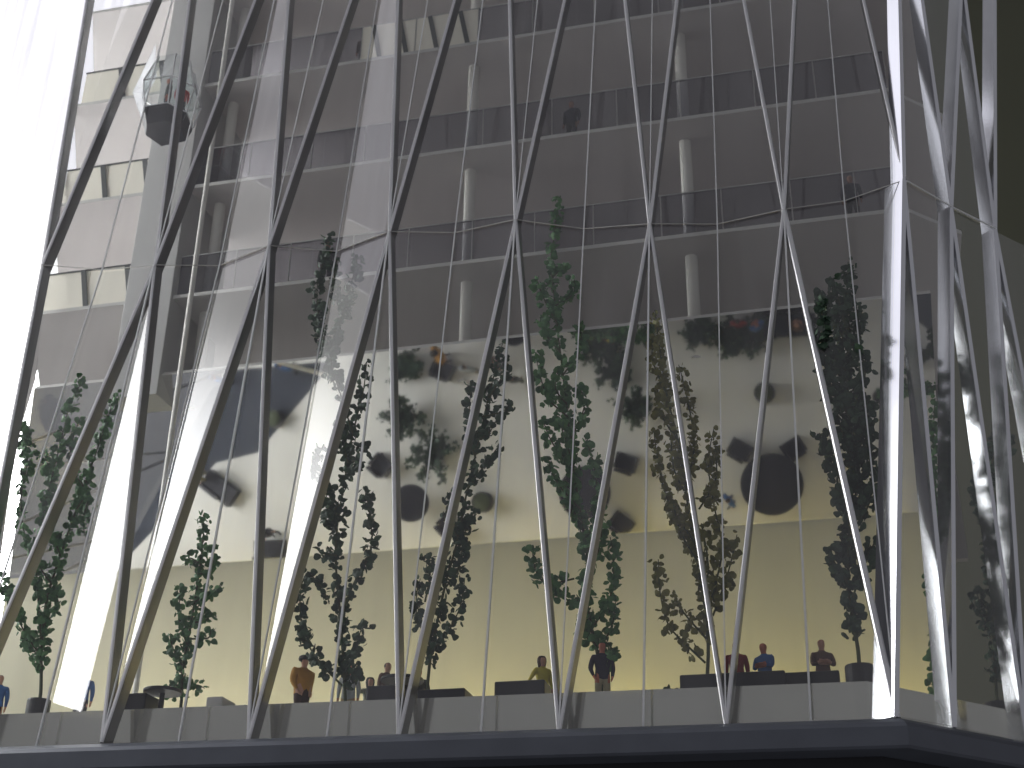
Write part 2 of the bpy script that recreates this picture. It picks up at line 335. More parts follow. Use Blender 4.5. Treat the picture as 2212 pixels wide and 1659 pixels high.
# ground floor wall, mirror soffit
YW = 3.06; ZM = 3.5-math.tan(MIR_T)*(YW-1.4)
XW = at(2036, 1300, YW).x
wl = mesh('wall', *box_vf(-2.12, XW, YW, YW+0.03, 0.2, ZM+0.03), YELLOW); structure(wl, 'yellow wall at the back of the ground floor')
d = Vector((0, math.cos(MIR_T), -math.sin(MIR_T))); ln = (YW-1.4)/math.cos(MIR_T)
v = []
for x, xb_ in ((-1.05, -2.12), (6.62, 6.62)):
    for a, b in ((0, 0), (ln, 0), (ln, -0.05), (0, -0.05)): v.append(MIR_Q + d*a + MIR_N*b + Vector((xb_ if a else x, 0, 0)))
f = [(0, 1, 2, 3), (7, 6, 5, 4), (0, 4, 5, 1), (1, 5, 6, 2), (2, 6, 7, 3), (3, 7, 4, 0)]
mo = mesh('ceiling', v, f, MIRROR, mats=[MIRROR, SLABEDGE], fmat=[1, 1, 0, 1, 1, 1]); structure(mo, 'sloping mirrored soffit reflecting the furnished floor')

we = mesh('wall', *box_vf(XW-0.03, XW, YW+0.031, 4.6, 0.2, ZM-0.021), BACK); structure(we, 'added panel closing the lamp cavity at the right end')  # end panels added to box in the lamps behind the wall
wf = mesh('wall', *box_vf(-2.12, -2.09, YW+0.031, 4.6, 0.2, ZM-0.021), BACK); structure(wf, 'added panel closing the lamp cavity at the left end')
lid = mesh('ceiling', *box_vf(-2.12, XW, YW+0.031, 4.6, ZM-0.02, ZM+0.02), BACK); structure(lid, 'added lid over the lamp cavity that keeps its light from leaking up')  # added to block the wall lamps from lighting the floor above
# ------------------------------------------------------------------ upper floors
XR = 6.52
ZS = [4.27, 5.46, 6.66, 7.87]
names = ['first', 'second', 'third', 'fourth']
xb = [at(x_, 560, 1.4).x for x_ in (98, 215, 290)]
xcore0, xcore1 = at(296, 520, 1.4).x, at(392, 520, 1.4).x
def fig_lines(): pass
for i, z in enumerate(ZS):
    poly = [(-1.22, 1.4), (XR, 1.4), (XR+0.45, 1.85), (XR+0.45, 5.0), (-3.2, 5.0)]
    o = mesh('floor', *prism_vf(poly, z, z+0.035), SLAB, mats=[SLAB, SLABEDGE], fmat=[0, 0, 1, 1, 1, 1, 1])
    structure(o, 'grey %s upper floor slab seen from below' % names[i])
    if i == 3: continue
    bal = empty('balustrade', (3, 1.42, z+0.035), ['lowest glass balustrade, just above the mirrored soffit', 'second glass balustrade up, with small figures behind', 'third glass balustrade up, near the top of the picture'][i], 'balustrade', 'glass balustrades of the upper floors')
    x = xcore1 + 0.02; z0, z1 = z+0.037, z+0.44
    xs = [x]
    while x < XR-0.3:
        x += 0.50 + 0.14*random.random(); xs.append(min(x, XR))
    for a, b in zip(xs[:-1], xs[1:]):
        bx0, bx1 = a+0.006, b-0.006
        beige = (i == 2 and 1.95 < (a+b)/2 < 3.0)
        loc_mesh('panel', *box_vf(bx0, bx1, 1.415, 1.427, z0, z1), BEIGE if beige else TINT, bal)
        if beige:
            for t_ in (0.3, 0.8):
                xm = bx0+(bx1-bx0)*t_
                vv, ff = bar_vf((xm-0.05, 1.405, z1), (xm+0.03, 1.405, z0), [(-.022, 0), (.022, 0), (.022, .008), (-.022, .008)], (0, 1, 0)); loc_mesh('brace', vv, ff, MULL, bal)
        loc_mesh('post', *box_vf(b-0.0025, b+0.0025, 1.412, 1.430, z0, z1), COREM, bal)
    loc_mesh('rail', *box_vf(xs[0], xs[-1], 1.410, 1.434, z1+0.001, z1+0.009), COREM, bal)
    # beige panels with dark slanting braces left of the lift core
    bw = empty('window_band', (0, 1.45, z+0.035), ['beige panel band with dark braces beside the corner fin, lowest of three', 'beige panel band with dark braces below the glass lift', 'beige panel band with dark braces, topmost at upper left'][i], 'window band', 'beige bands left of the lift')
    xs = [-1.18, -0.72, -0.24, xcore0-0.01]
    xs = sorted(set([q for q in xs if q < xcore0-0.15] + [xcore0-0.01]))
    for a, b in zip(xs[:-1], xs[1:]):
        loc_mesh('panel', *box_vf(a+.004, b-.004, 1.44, 1.46, z0, z1), BEIGE, bw)
        for s_ in (0.05,):
            vv, ff = bar_vf((b-0.07, 1.425, z1), (b+0.02, 1.425, z0), [(-.024, 0), (.024, 0), (.024, .012), (-.024, .012)], (0, 1, 0)); loc_mesh('brace', vv, ff, MULL, bw)
    loc_mesh('rail', *box_vf(xs[0], xs[-1], 1.43, 1.465, z1+.001, z1+.014), MULL, bw)
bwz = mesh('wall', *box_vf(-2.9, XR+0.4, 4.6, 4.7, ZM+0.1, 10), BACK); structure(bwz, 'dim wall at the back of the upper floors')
core = mesh('lift_core', *box_vf(xcore0, xcore1, 1.36, 2.3, 3.30, 9.5), COREM); tag(core, 'flat light grey wall of the lift core rising through all floors', 'wall')
bevel(core, 0.006)
P0, P1 = at(494, 0, 1.12), at(300, 1478, 1.12)
v, f = lathe_vf([(0.022, floor_z(1)), (0.022, 9.4)], 14, ((P0.x+P1.x)/2+0.01, 1.12, 0)); gp = mesh('guide_post', v, f, WHITE, smooth=False)
tag(gp, 'slender white guide post standing on the ground floor beside the lift', 'post')
for (xx, yy), lb in zip(((1482, 350), (1013, 480), (484, 380)), ('white round column right of centre behind the balustrades', 'white round column left of centre behind the balustrades', 'white round column beside the lift core')):
    q = at(xx, yy, 1.72); ztop = 9.3
    v, f = lathe_vf([(0.052, 3.3), (0.052, ztop)], 20, (q.x, 1.72, 0)); c_ = mesh('column', v, f, WHITE, smooth=True); tag(c_, lb, 'column', 'white columns of the upper floors')

# ------------------------------------------------------------------ lift cabin
LY = 0.95
lc = at(360, 262, LY)
lift = empty('lift_cabin', (lc.x, LY, lc.z-0.02), 'small faceted glass lift cabin with dark floor and two riders, hanging at upper left', 'lift')
def P(x, y, d_): return at(x, y, LY+d_) - lift.location/S
hexp = [(-0.19, -0.03), (-0.09, -0.20), (0.11, -0.20), (0.20, -0.06), (0.15, 0.15), (-0.12, 0.17)]
hexp = [Vector((a*1.15, b*1.15)) for a, b in hexp]
v = [(p_.x*0.80, p_.y*0.80, -0.13) for p_ in hexp] + [(p_.x, p_.y, 0.0) for p_ in hexp] + [(p_.x, p_.y, 0.03) for p_ in hexp]
f = [(5, 4, 3, 2, 1, 0), (12, 13, 14, 15, 16, 17)] + [(i, (i+1) % 6, 6+(i+1) % 6, 6+i) for i in range(6)] + [(6+i, 6+(i+1) % 6, 12+(i+1) % 6, 12+i) for i in range(6)]
mesh('cabin_floor', v, f, DARKFUR, lift)
mid = [(p_.x*1.22, p_.y*1.22, 0.30) for p_ in hexp]; top = [(p_.x*0.75, p_.y*0.75, 0.66) for p_ in hexp]
for i in range(6):
    j = (i+1) % 6; lo = (hexp[i].x, hexp[i].y, 0.031); lo2 = (hexp[j].x, hexp[j].y, 0.031)
    mt_ = CLEAR
    for quad in (() if i == 5 else ((lo, lo2, mid[j], mid[i]), (mid[i], mid[j], top[j], top[i]))):
        q = [Vector(a) for a in quad]; n = (q[1]-q[0]).cross(q[2]-q[0]).normalized()
        vv = [a for a in q] + [a - n*0.005 for a in q]
        mesh('pane', vv, [(0, 1, 2, 3), (7, 6, 5, 4), (0, 4, 5, 1), (1, 5, 6, 2), (2, 6, 7, 3), (3, 7, 4, 0)], mt_, lift)
    for A, B in ((lo, mid[i]), (mid[i], top[i]), (mid[i], mid[j]), (lo, lo2)):
        vv, ff = bar_vf(A, B, [(-.005, -.005), (.005, -.005), (.005, .005), (-.005, .005)], (0.13, 1, 0.07)); mesh('frame_bar', vv, ff, ALU, lift)

wp = {k: P(*v) for k, v in dict(a=(337, 94, .26), b=(287, 199, -.16), c=(307, 260, -.08), d=(338, 168, .22), e=(321, 200, .05)).items()}
for tri in (('a', 'b', 'd'), ('b', 'e', 'd'), ('b', 'c', 'e')):
    q = [wp[k] for k in tri]; n = (q[1]-q[0]).cross(q[2]-q[0]).normalized(); g = (q[0]+q[1]+q[2])/3; q = [g+(a-g)*0.985 for a in q]
    w_ = mesh('white_pane', q+[a-n*0.006 for a in q], [(0, 1, 2), (5, 4, 3), (0, 3, 4, 1), (1, 4, 5, 2), (2, 5, 3, 0)], TRANSL, lift)
    w_['label'] = 'bright white side pane of the lift'
# ------------------------------------------------------------------ people
def person(loc, rz, top, legs, hair, label, pose='stand', hat=None, skin=SKIN, scale=1.0, female=False, bulk=1.22):
    root = empty('person', loc, label, 'figure', None, rz)
    J = {}; E_ = []; Rr = {}
    def add(n, p, r, par=None):
        J[n] = p; Rr[n] = r
        if par: E_.append((par, n))
    sw = (0.185 if not female else 0.165)*(1+(bulk-1)*0.6)
    add('pel', (0, 0, 0.94), (0.155, 0.115)); add('waist', (0, 0, 1.10), (0.140, 0.100), 'pel'); add('chest', (0, -0.005, 1.30), (0.170, 0.115), 'waist')
    add('neck0', (0, 0.0, 1.44), (0.085, 0.075), 'chest'); add('neck', (0, -0.005, 1.50), (0.055, 0.055), 'neck0')
    add('jaw', (0, -0.025, 1.555), (0.080, 0.088), 'neck'); add('skull', (0, -0.010, 1.65), (0.096, 0.112), 'jaw'); add('crown', (0, 0, 1.725), (0.068, 0.080), 'skull')
    stride = {'stand': 0.03, 'walk': 0.16, 'wide': 0.05}.get(pose, 0.03)
    for s, nm in ((-1, 'l'), (1, 'r')):
        k = s*stride
        add('hip'+nm, (s*0.095, 0, 0.86), (0.095, 0.100), 'pel'); add('knee'+nm, (s*0.105, -k*0.6-0.01, 0.50), (0.062, 0.068), 'hip'+nm)
        add('ank'+nm, (s*0.11, k*1.0, 0.09), (0.043, 0.05), 'knee'+nm); add('toe'+nm, (s*0.125, k*1.0-0.15, 0.045), (0.04, 0.035), 'ank'+nm)
        add('sh'+nm, (s*sw, 0.0, 1.385), (0.068, 0.068), 'chest')
        if pose == 'folded': el, wr, hd = (s*0.245, -0.06, 1.13), (s*0.06, -0.20, 1.19), (-s*0.06, -0.20, 1.20)
        elif pose == 'raised' : el, wr, hd = (s*0.30, -0.10, 1.30), (s*0.34, -0.14, 1.55), (s*0.34, -0.15, 1.66)
        elif pose == 'lean' and s < 0: el, wr, hd = (s*0.32, -0.10, 1.18), (s*0.46, -0.16, 0.98), (s*0.50, -0.18, 0.90)
        elif pose == 'pocket': el, wr, hd = (s*0.27, 0.05, 1.12), (s*0.22, -0.06, 0.92), (s*0.19, -0.10, 0.85)
        else: el, wr, hd = (s*0.245, 0.03, 1.12), (s*0.25, -0.05, 0.88), (s*0.245, -0.08, 0.79)
        add('el'+nm, el, (0.050, 0.050), 'sh'+nm); add('wr'+nm, wr, (0.034, 0.034), 'el'+nm); add('hd'+nm, hd, (0.040, 0.028), 'wr'+nm)
        hv = (Vector(hd)-Vector(wr)).normalized(); sd = Vector((0, 1, 0)) if abs(hv.y) < .7 else Vector((0, 0, 1))
        for q in range(4):
            add('f%d%s' % (q, nm), tuple(Vector(hd)+hv*(0.075 - 0.012*abs(q-1.3))+sd*(q-1.5)*0.02), (0.009, 0.009), 'hd'+nm)
        add('th'+nm, tuple(Vector(wr)*0.5+Vector(hd)*0.5+sd*-0.05+hv*0.03), (0.010, 0.010), 'hd'+nm)
    keys = list(J); me = bpy.data.meshes.new('body')
    me.from_pydata([J[k] for k in keys], [(keys.index(a), keys.index(b)) for a, b in E_], [])
    o = bpy.data.objects.new('body', me); COL.objects.link(o)
    sk = o.modifiers.new('skin', 'SKIN'); sk.use_smooth_shade = True; sk.branch_smoothing = 0.4
    for i, k in enumerate(keys):
        sv = me.skin_vertices[0].data[i]; sv.radius = Rr[k]; sv.use_root = (k == 'pel')
    ss = o.modifiers.new('sub', 'SUBSURF'); ss.levels = 1; ss.render_levels = 1
    if bulk > 1:
        for i, k in enumerate(keys):
            if k in ('pel', 'waist', 'chest', 'neck0') or k[:2] in ('sh', 'el', 'hi'): r_ = Rr[k]; me.skin_vertices[0].data[i].radius = (r_[0]*bulk, r_[1]*bulk)
    dg = bpy.context.evaluated_depsgraph_get(); me2 = bpy.data.meshes.new_from_object(o.evaluated_get(dg)); bpy.data.objects.remove(o)
    me2.name = 'body'; me2.materials.clear()
    for mm in (skin, top, legs, POTM, hair): me2.materials.append(mm)
    hz = {n: Vector(J[n]) for n in ('hdl', 'hdr')}
    for p_ in me2.polygons:
        c = p_.center; near = min((c-h).length for h in hz.values())
        if c.z < 0.10: i = 3
        elif near < 0.105: i = 0
        elif c.z < 0.90 and abs(c.x) < 0.21 : i = 2
        elif c.z < 1.475 or abs(c.x) > 0.14: i = 1
        elif c.z > 1.585 and (c.y > 0.015 or c.z > 1.70): i = 4
        else: i = 0
        p_.material_index = i; p_.use_smooth = True
    b = bpy.data.objects.new('body', me2); COL.objects.link(b); b.parent = root; b.scale = (scale,)*3
    if hat or female:
        v, f = lathe_vf([(0.118, -0.02), (0.128, 0.02), (0.116, 0.075), (0.065, 0.105), (0.01, 0.112)], 14) if hat else lathe_vf([(0.10, -0.20), (0.128, -0.06), (0.122, 0.02), (0.088, 0.08), (0.01, 0.10)], 14)
        v = [Vector((a[0], a[1]*1.15+0.012 if hat else a[1]*0.9+0.05, a[2]+1.675))*(1/S) for a in map(Vector, v)]
        mesh('cap' if hat else 'hair', v, f, hat or hair, b, smooth=True)
    return root
def stand(x, head_y, scale=1.0):
    """floor spot of a figure whose head top is seen at pixel x, head_y"""
    a, b = 0.40, 2.2
    for _ in range(40):
        d_ = (a+b)/2; q = at(x, head_y, d_)
        if q.z - floor_z(q.x) > 1.77*scale/S: b = d_
        else: a = d_
    return (q.x, d_, floor_z(q.x))
ORANGE = cloth('mustard_jacket', (0.50, 0.24, 0.03)); BROWNT = cloth('brown_trousers', (0.05, 0.02, 0.015)); GREYC = cloth('pale_grey_shirt', (0.42, 0.45, 0.47))
YEL = cloth('yellow_shirt', (0.55, 0.47, 0.04)); BLUET = cloth('blue_denim', (0.09, 0.11, 0.22)); NAVY = cloth('navy_shirt', (0.02, 0.02, 0.045)); KHAKI = cloth('khaki_trousers', (0.36, 0.32, 0.20))
RED = cloth('dark_red_shirt', (0.22, 0.015, 0.02)); BLUE = cloth('blue_shirt', (0.035, 0.12, 0.33)); DKT = cloth('black_trousers', (0.01, 0.01, 0.014)); BRN = cloth('brown_shirt', (0.12, 0.06, 0.045)); CREAMC = cloth('beige_trousers', (0.40, 0.33, 0.22)); GREENC = cloth('grey_green_dress', (0.25, 0.27, 0.22)); REDB = cloth('bright_red_shirt', (0.45, 0.02, 0.02)); DKG = cloth('dark_green_coat', (0.03, 0.035, 0.03))
SUN = plain('ruddy_painted_skin', (0.46, 0.15, 0.09), 0.6)
people = [
 (stand(658, 1424), 1.15, ORANGE, BROWNT, HAIRD, 'figure in mustard jacket and dark cap standing alone near the left', 'pocket', HAIRD, SKIN, 1.05, False, 1.75),
 (stand(757, 1434), 0.2, GREYC, CREAMC, HAIRD, 'figure in pale grey behind the tree beside the mustard jacket', 'stand', None, SKIN, 1.0, False),
 (stand(801, 1462, 0.92), 0.5, GREENC, DKG, HAIRD, 'small figure raising both arms beside the dark sofa', 'raised', None, SKIN, 0.92, True),
 (stand(906, 1440), 0, DKG, DKT, HAIRD, 'dark figure half hidden by a fin next to a tree trunk', 'stand', None, SUN, 1.0, False),
 (stand(1172, 1416, 0.9), 0.6, YEL, BLUET, BROWNT, 'figure with long hair and yellow top leaning forward by a low sofa', 'lean', None, SKIN, 0.90, True),
 (stand(1300, 1384, 1.02), 0.45, NAVY, KHAKI, HAIRD, 'figure in navy shirt and khaki trousers in front of a tree', 'pocket', None, SUN, 1.02, False),
 (stand(1588, 1384, 0.98), 0.1, RED, DKT, HAIRD, 'figure in dark red shirt behind the fin V', 'stand', None, SKIN, 0.98, False),
 (stand(1648, 1386, 0.98), -0.5, BLUE, DKT, SUN, 'figure in blue shirt with folded arms', 'folded', None, SUN, 0.98, False),
 (stand(1772, 1378, 1.02), 0.3, BRN, CREAMC, SKIN, 'figure in brown shirt and beige trousers near the right-hand pot', 'folded', None, SKIN, 1.02, False),
 (stand(4, 1455), 0.4, BLUE, DKT, HAIRD, 'figure in blue at the lower left edge of the picture', 'stand', None, SKIN, 1.0, False),
]
for a in people: person(*a)
# figures seen from above in the mirror soffit
for (x, y, t_, l_, lb, ps) in ((640, 800, BLUE, DKT, 'figure in blue reflected at the top left of the mirrored soffit', 'walk'), (1085, 792, BRN, DKT, 'figure in brown reflected behind the leaning tree', 'walk'), (1580, 1082, BLUE, BLUET, 'figure in pale blue reflected beside the right-hand round table', 'walk'), (600, 1152, NAVY, DKT, 'dark figure reflected by the lowest sofa', 'stand'), (455, 1030, CREAMC, KHAKI, 'figure in beige reflected by the sofa at far left', 'walk')):
    q = mirrored(x, y); person((q.x, q.y, q.z), random.uniform(0, 6), t_, l_, HAIRD, lb, ps)
# lift riders and people on the upper floors
base_l = lift.location/S
person((base_l.x-0.03, base_l.y+0.0, base_l.z+0.031), -0.9, DKG, DKT, HAIRD, 'rider in dark coat standing in the lift', 'stand', None, SUN, 0.95)
person((base_l.x+0.10, base_l.y+0.03, base_l.z+0.031), 0.8, REDB, DKT, HAIRD, 'rider in red standing in the lift', 'stand', None, SKIN, 0.85)
for (x, y, i, t_, lb) in ((792, 60, 2, BRN, 'dark figure behind the third balustrade near the top'), (1832, 360, 0, NAVY, 'dark figure behind the lowest balustrade at the right'), (1235, 250, 1, NAVY, 'dark figure behind the second balustrade in the middle'), (708, 545, 0, DKG, 'dark figure behind the lowest balustrade near the leaning twig')):
    q = at(x, y, 1.62); person((q.x, 1.62, ZS[i]+0.036), random.uniform(-.6, .6), t_, DKT, HAIRD, lb, 'stand')

# ------------------------------------------------------------------ furniture
def round_table(p_, r, label, h=0.20):
    t = empty('round_table', p_, label, 'table', 'round black tables')
    mesh('table_top', *lathe_vf([(r*0.99, h-0.022), (r, h-0.016), (r, h-0.003), (r*0.99, h)], 40), DARKFUR, t)
    mesh('stem', *lathe_vf([(0.022, 0.012), (0.018, h-0.023)], 12), DARKFUR, t); mesh('foot', *lathe_vf([(r*0.5, 0), (r*0.48, 0.011)], 24), DARKFUR, t)
def chair(p_, rz, label, s=1.0):
    c = empty('chair', p_, label, 'chair', 'black cube chairs', rz); a = 0.085*s
    bevel(mesh('seat', *box_vf(-a, a, -a, a, 0.05, 0.125), DARKFUR, c), 0.008)
    bevel(mesh('backrest', *box_vf(-a, a, a+0.001, a+0.035, 0.02, 0.23), DARKFUR, c), 0.008)
    for sx in (-1, 1):
        bevel(mesh('armrest', *box_vf(sx*(a+0.015)-0.013, sx*(a+0.015)+0.013, -a, a, 0.0, 0.17), DARKFUR, c), 0.006)
def sofa(p_, rz, ln, label, mat=DARKFUR, h=0.13, back=True):
    c = empty('sofa', p_, label, 'sofa', 'long low sofas', rz)
    bevel(mesh('seat', *box_vf(-ln/2, ln/2, -0.11, 0.11, 0.012, h), mat, c), 0.01)
    if back: bevel(mesh('backrest', *box_vf(-ln/2, ln/2*0.35, 0.065, 0.111, h+0.001, h+0.045), mat, c), 0.008)
    for sx in (-1, 1): mesh('foot', *box_vf(sx*ln*0.4-0.02, sx*ln*0.4+0.02, -0.09, 0.09, 0, 0.0115), mat, c)
for (x, y), r, lb in (((900, 1087), 0.20, 'round black table reflected left of centre in the mirrored soffit'), ((1669, 1047), 0.31, 'large round black table reflected at the right of the mirrored soffit'), ((1270, 1065), 0.27, 'round black table reflected behind the central tree')):
    round_table(mirrored(x, y), r, lb)
for (x, y), rz, s, lb in (((962, 800), 0.5, 1.0, 'cube chair reflected near the top left of the mirrored soffit'), ((832, 1005), 0.8, 1.0, 'tilted cube chair reflected left of a round table'), ((1355, 1000), 0.4, 1.0, 'cube chair reflected right of the central tree'), ((1600, 972), 0.6, 1.0, 'cube chair reflected at upper left of the large round table'), ((1714, 968), -0.5, 1.0, 'cube chair reflected at upper right of the large round table'), ((1346, 1130), 0.75, 1.0, 'cube chair reflected low and right of the central tree'), ((975, 1135), 0.9, 0.9, 'cube chair reflected below the left round table')):
    chair(mirrored(x, y), rz, lb, s)
for x, e, bl in ((-0.6, 46, .80), (0.3, 50, .76), (1.5, 48, .66), (2.7, 46, .46), (3.9, 46, .36), (5.1, 40, .34), (6.2, 26, .34)):      # unseen lamps added so the wall glows; paler left ones imitate daylight
    lamp('added_wall_backlight', 'POINT', (x, 3.50, 0.62), e*LAMP_GAIN, (1.0, 0.83+0.12*bl, bl), 0.35)
def at_floor(x, y, z, depth): q = at(x, y, depth); return (q.x, depth, floor_z(q.x))
sofa(mirrored(485, 1055), 0.7, 0.42, 'wide black sofa reflected at the far left of the soffit')
sofa(mirrored(592, 1188), 0.05, 0.34, 'black sofa reflected against the lower edge of the soffit')
sofa(mirrored(1706, 705), 0.05, 0.52, 'dark blue sofa reflected at the top right of the soffit', BLUEDK)
# pieces seen directly, close behind the kerb
sofa(at_floor(300, 1515, 0, 0.60), 0.0, 0.22, 'short black sofa beside the round table at lower left', h=0.17, back=False)
round_table(at_floor(350, 1505, 0, 0.62), 0.135, 'low round black table at lower left behind the kerb', 0.215)
sofa(at_floor(478, 1515, 0, 0.55), 0.0, 0.12, 'small grey block seat behind the kerb left of the mustard jacket', COREM, 0.11, back=False)
sofa(at_floor(848, 1495, 0, 0.66), 0.0, 0.30, 'black sofa behind the kerb left of a fin V', h=0.17, back=False)
round_table(at_floor(868, 1480, 0, 0.90), 0.15, 'round black table behind the kerb next to the dark figure', 0.30)
sofa(at_floor(962, 1500, 0, 0.62), 0.0, 0.33, 'low black sofa behind the kerb right of a tree trunk', h=0.12)
sofa(at_floor(1130, 1490, 0, 0.68), 0.0, 0.34, 'black sofa behind the leaning figure in yellow', h=0.17, back=False)
sofa(at_floor(1585, 1478, 0, 0.62), 0.0, 0.66, 'long black sofa in front of the red and blue figures', h=0.15, back=False)
sofa(at_floor(1742, 1462, 0, 0.86), 0.0, 0.42, 'long black sofa left of the right-hand potted tree', h=0.20, back=False)
# dark blue carpet in the left front corner, seen in the mirror
cp = [mirrored(*q) for q in ((330, 860), (505, 800), (725, 780), (560, 978), (470, 1000), (250, 1230), (120, 1200))]
cp = [(max(a.x, -0.12-0.65*a.y), max(a.y, 0.32)) for a in cp]
area = sum(cp[i][0]*cp[(i+1) % len(cp)][1]-cp[(i+1) % len(cp)][0]*cp[i][1] for i in range(len(cp)))
if area < 0: cp = cp[::-1]
tag(mesh('carpet', *prism_vf(cp, lambda x: floor_z(x)+0.0012, lambda x: floor_z(x)+0.004), BLUEDK), 'dark blue carpet at the left, seen only in the mirrored soffit', 'carpet')

# ------------------------------------------------------------------ trees
def leaf_shapes():
    out = []
    for q in range(5):
        pts = [(0, 0.5, 0.10)]; n = 11; rr = random.Random(q)
        for i in range(n):
            a = 2*math.pi*i/n; r = 0.72*(0.80+0.24*abs(math.cos(a*1.5+0.2*q)))*rr.uniform(.92, 1.08)
            pts.append((r*math.sin(a), 0.5+r*math.cos(a), -0.22*r*r+rr.uniform(-.06, .06)))
        out.append((pts, [(0, i, i % n + 1) for i in range(1, n+1)]))
    return out
LSH = leaf_shapes()
def tree(depth, label, branches, pot=None, mat=LEAF, leaf=0.026, dens=1.0, seed=1, group='small-leaved trees behind the glass', gw=0.014):
    rnd = random.Random(seed); leaf *= 1.14; dens *= 1.15
    tr = branches[0]; b0 = at(*tr[0], depth); bx, bz = b0.x, floor_z(b0.x)
    root = empty('tree', (bx, depth, bz), label, 'tree', group); o = Vector((bx, depth, bz))
    if pot:
        r, h = pot
        mesh('pot', *lathe_vf([(r*0.90, 0), (r, h*0.1), (r, h*0.93), (r*0.97, h), (r*0.86, h), (r*0.84, h*0.9), (0.004, h*0.9)], 24), POTM, root, smooth=False)
    else:
        r, h = 0.075, 0.06
        mesh('pot', *lathe_vf([(r*0.8, 0), (r, h*0.1), (r, h*0.95), (r*0.86, h), (r*0.82, h*0.9), (0.004, h*0.9)], 20), POTM, root)
    LV = []; LF = []; ends = {}
    for bi_, br in enumerate(branches):
        pts = []; sway = rnd.uniform(-0.5, 0.5) if bi_ else 0.08; acc = 0; prev = None
        start_off = 0
        if bi_:                                   # a side branch leaves the stem at the stem's own depth
            start_off = 0
        for j, (x, y) in enumerate(br):
            if prev is not None: acc += math.hypot(x-prev[0], y-prev[1])/300
            pts.append(at(x, y, depth + start_off + max(-0.2, min(0.2, sway*acc)))); prev = (x, y)
        if bi_ == 0: pts = [Vector((bx, depth, bz+0.02))] + pts
        # smooth curve
        cu = []
        for j in range(len(pts)-1):
            a, b, c, d_ = pts[max(j-1, 0)], pts[j], pts[j+1], pts[min(j+2, len(pts)-1)]
            for q in range(4):
                t = q/4; cu.append(0.5*((2*b) + (c-a)*t + (2*a-5*b+4*c-d_)*t*t + (3*b-a-3*c+d_)*t**3))
        cu.append(pts[-1])
        r0, r1 = (gw, 0.004) if bi_ == 0 else (gw*0.55, 0.003)
        vv = []; ff = []
        for j, c in enumerate(cu):
            e = (cu[min(j+1, len(cu)-1)]-cu[max(j-1, 0)]).normalized(); s_ = e.cross(Vector((0.2, 1, 0.1))).normalized(); n = s_.cross(e)
            r_ = r0+(r1-r0)*j/(len(cu)-1)
            for q in range(6): a = q*math.pi/3; vv.append(c + s_*math.cos(a)*r_ + n*math.sin(a)*r_ - o)
        for j in range(len(cu)-1):
            for q in range(6): ff.append((j*6+q, j*6+(q+1) % 6, (j+1)*6+(q+1) % 6, (j+1)*6+q))
        ff.append(tuple(range((len(cu)-1)*6, len(cu)*6)))
        b_o = mesh('trunk' if bi_ == 0 else 'branch', vv, ff, BARK, root if bi_ == 0 else trunk_o, smooth=True)
        if bi_ == 0: trunk_o = b_o
        total = sum((cu[j+1]-cu[j]).length for j in range(len(cu)-1)); run = 0
        bare = 0.10 if bi_ == 0 else 0.04
        for j in range(len(cu)-1):
            seg = cu[j+1]-cu[j]; L_ = seg.length; t01 = run/total; run += L_
            if t01 < bare: continue
            nleaf = L_/0.0068*dens*(0.30+0.75*(0.5+0.5*math.sin(run*55+bi_*2.1))); nleaf = int(nleaf) + (rnd.random() < nleaf % 1)
            for _ in range(nleaf):
                c = cu[j] + seg*rnd.random(); e = seg.normalized()
                s_ = e.cross(Vector((rnd.uniform(-1, 1), rnd.uniform(-1, 1), rnd.uniform(-1, 1)))).normalized()
                sz = leaf*rnd.uniform(0.65, 1.15)*(1.0 if t01 < 0.9 else 0.8)
                clump = 0.55+0.6*(0.5+0.5*math.sin(run*55+bi_*2.1))
                c = c + s_*rnd.uniform(0.1, 1.6)*leaf*clump
                z_ = (s_*0.8 + Vector((rnd.uniform(-1, 1), rnd.uniform(-1.2, .6), rnd.uniform(-1, 1)))*0.9).normalized()
                y_ = (s_ + e*rnd.uniform(-.3, .9)); y_ = (y_ - z_*y_.dot(z_)).normalized(); x_ = y_.cross(z_)
                sh, fs = LSH[rnd.randrange(5)]; k0 = len(LV)
                for a in sh: LV.append(c + (x_*a[0]+y_*a[1]+z_*a[2])*sz*1.3 - o)
                LF.extend([(k0+a, k0+b, k0+c_) for a, b, c_ in fs])
    fo_ = mesh('foliage', LV, LF, mat, root); fo_['kind'] = 'stuff'
    return root
tree(0.50, 'bushy tree in a black pot at the far left, half behind a fin', [
 [(88,1495),(90,1400),(100,1300),(130,1200),(165,1100),(200,1000),(230,910),(252,850)],
 [(90,1400),(82,1290),(78,1200),(100,1080),(130,960),(150,880),(182,815)],
 [(90,1420),(50,1360),(22,1290),(8,1240)], [(95,1350),(125,1310),(118,1270)], [(92,1440),(70,1400),(50,1380)],
 [(130,1200),(105,1120),(112,1040),(95,980)], [(165,1100),(190,1070),(180,1130),(185,1160)], [(110,1260),(60,1180),(45,1080),(60,980),(35,900)],
 [(180,1050),(150,1000),(160,940),(175,900)]], (0.082, 0.15), LEAF, 0.027, 1.15, 11)
tree(0.82, 'small tree with short side sprigs left of the mustard jacket', [
 [(392,1512),(395,1440),(408,1370),(425,1270),(437,1180),(441,1108)],
 [(396,1440),(374,1402),(368,1368)], [(404,1392),(388,1340),(389,1270)], [(421,1300),(450,1282),(478,1262)], [(428,1215),(410,1206),(400,1222)],
 [(415,1345),(445,1340),(455,1322)], [(395,1480),(365,1482),(355,1500)], [(394,1488),(425,1480),(442,1487)], [(432,1240),(455,1225),(460,1180)], [(412,1380),(450,1378),(455,1360)]], None, LEAF, 0.026, 1.2, 12)
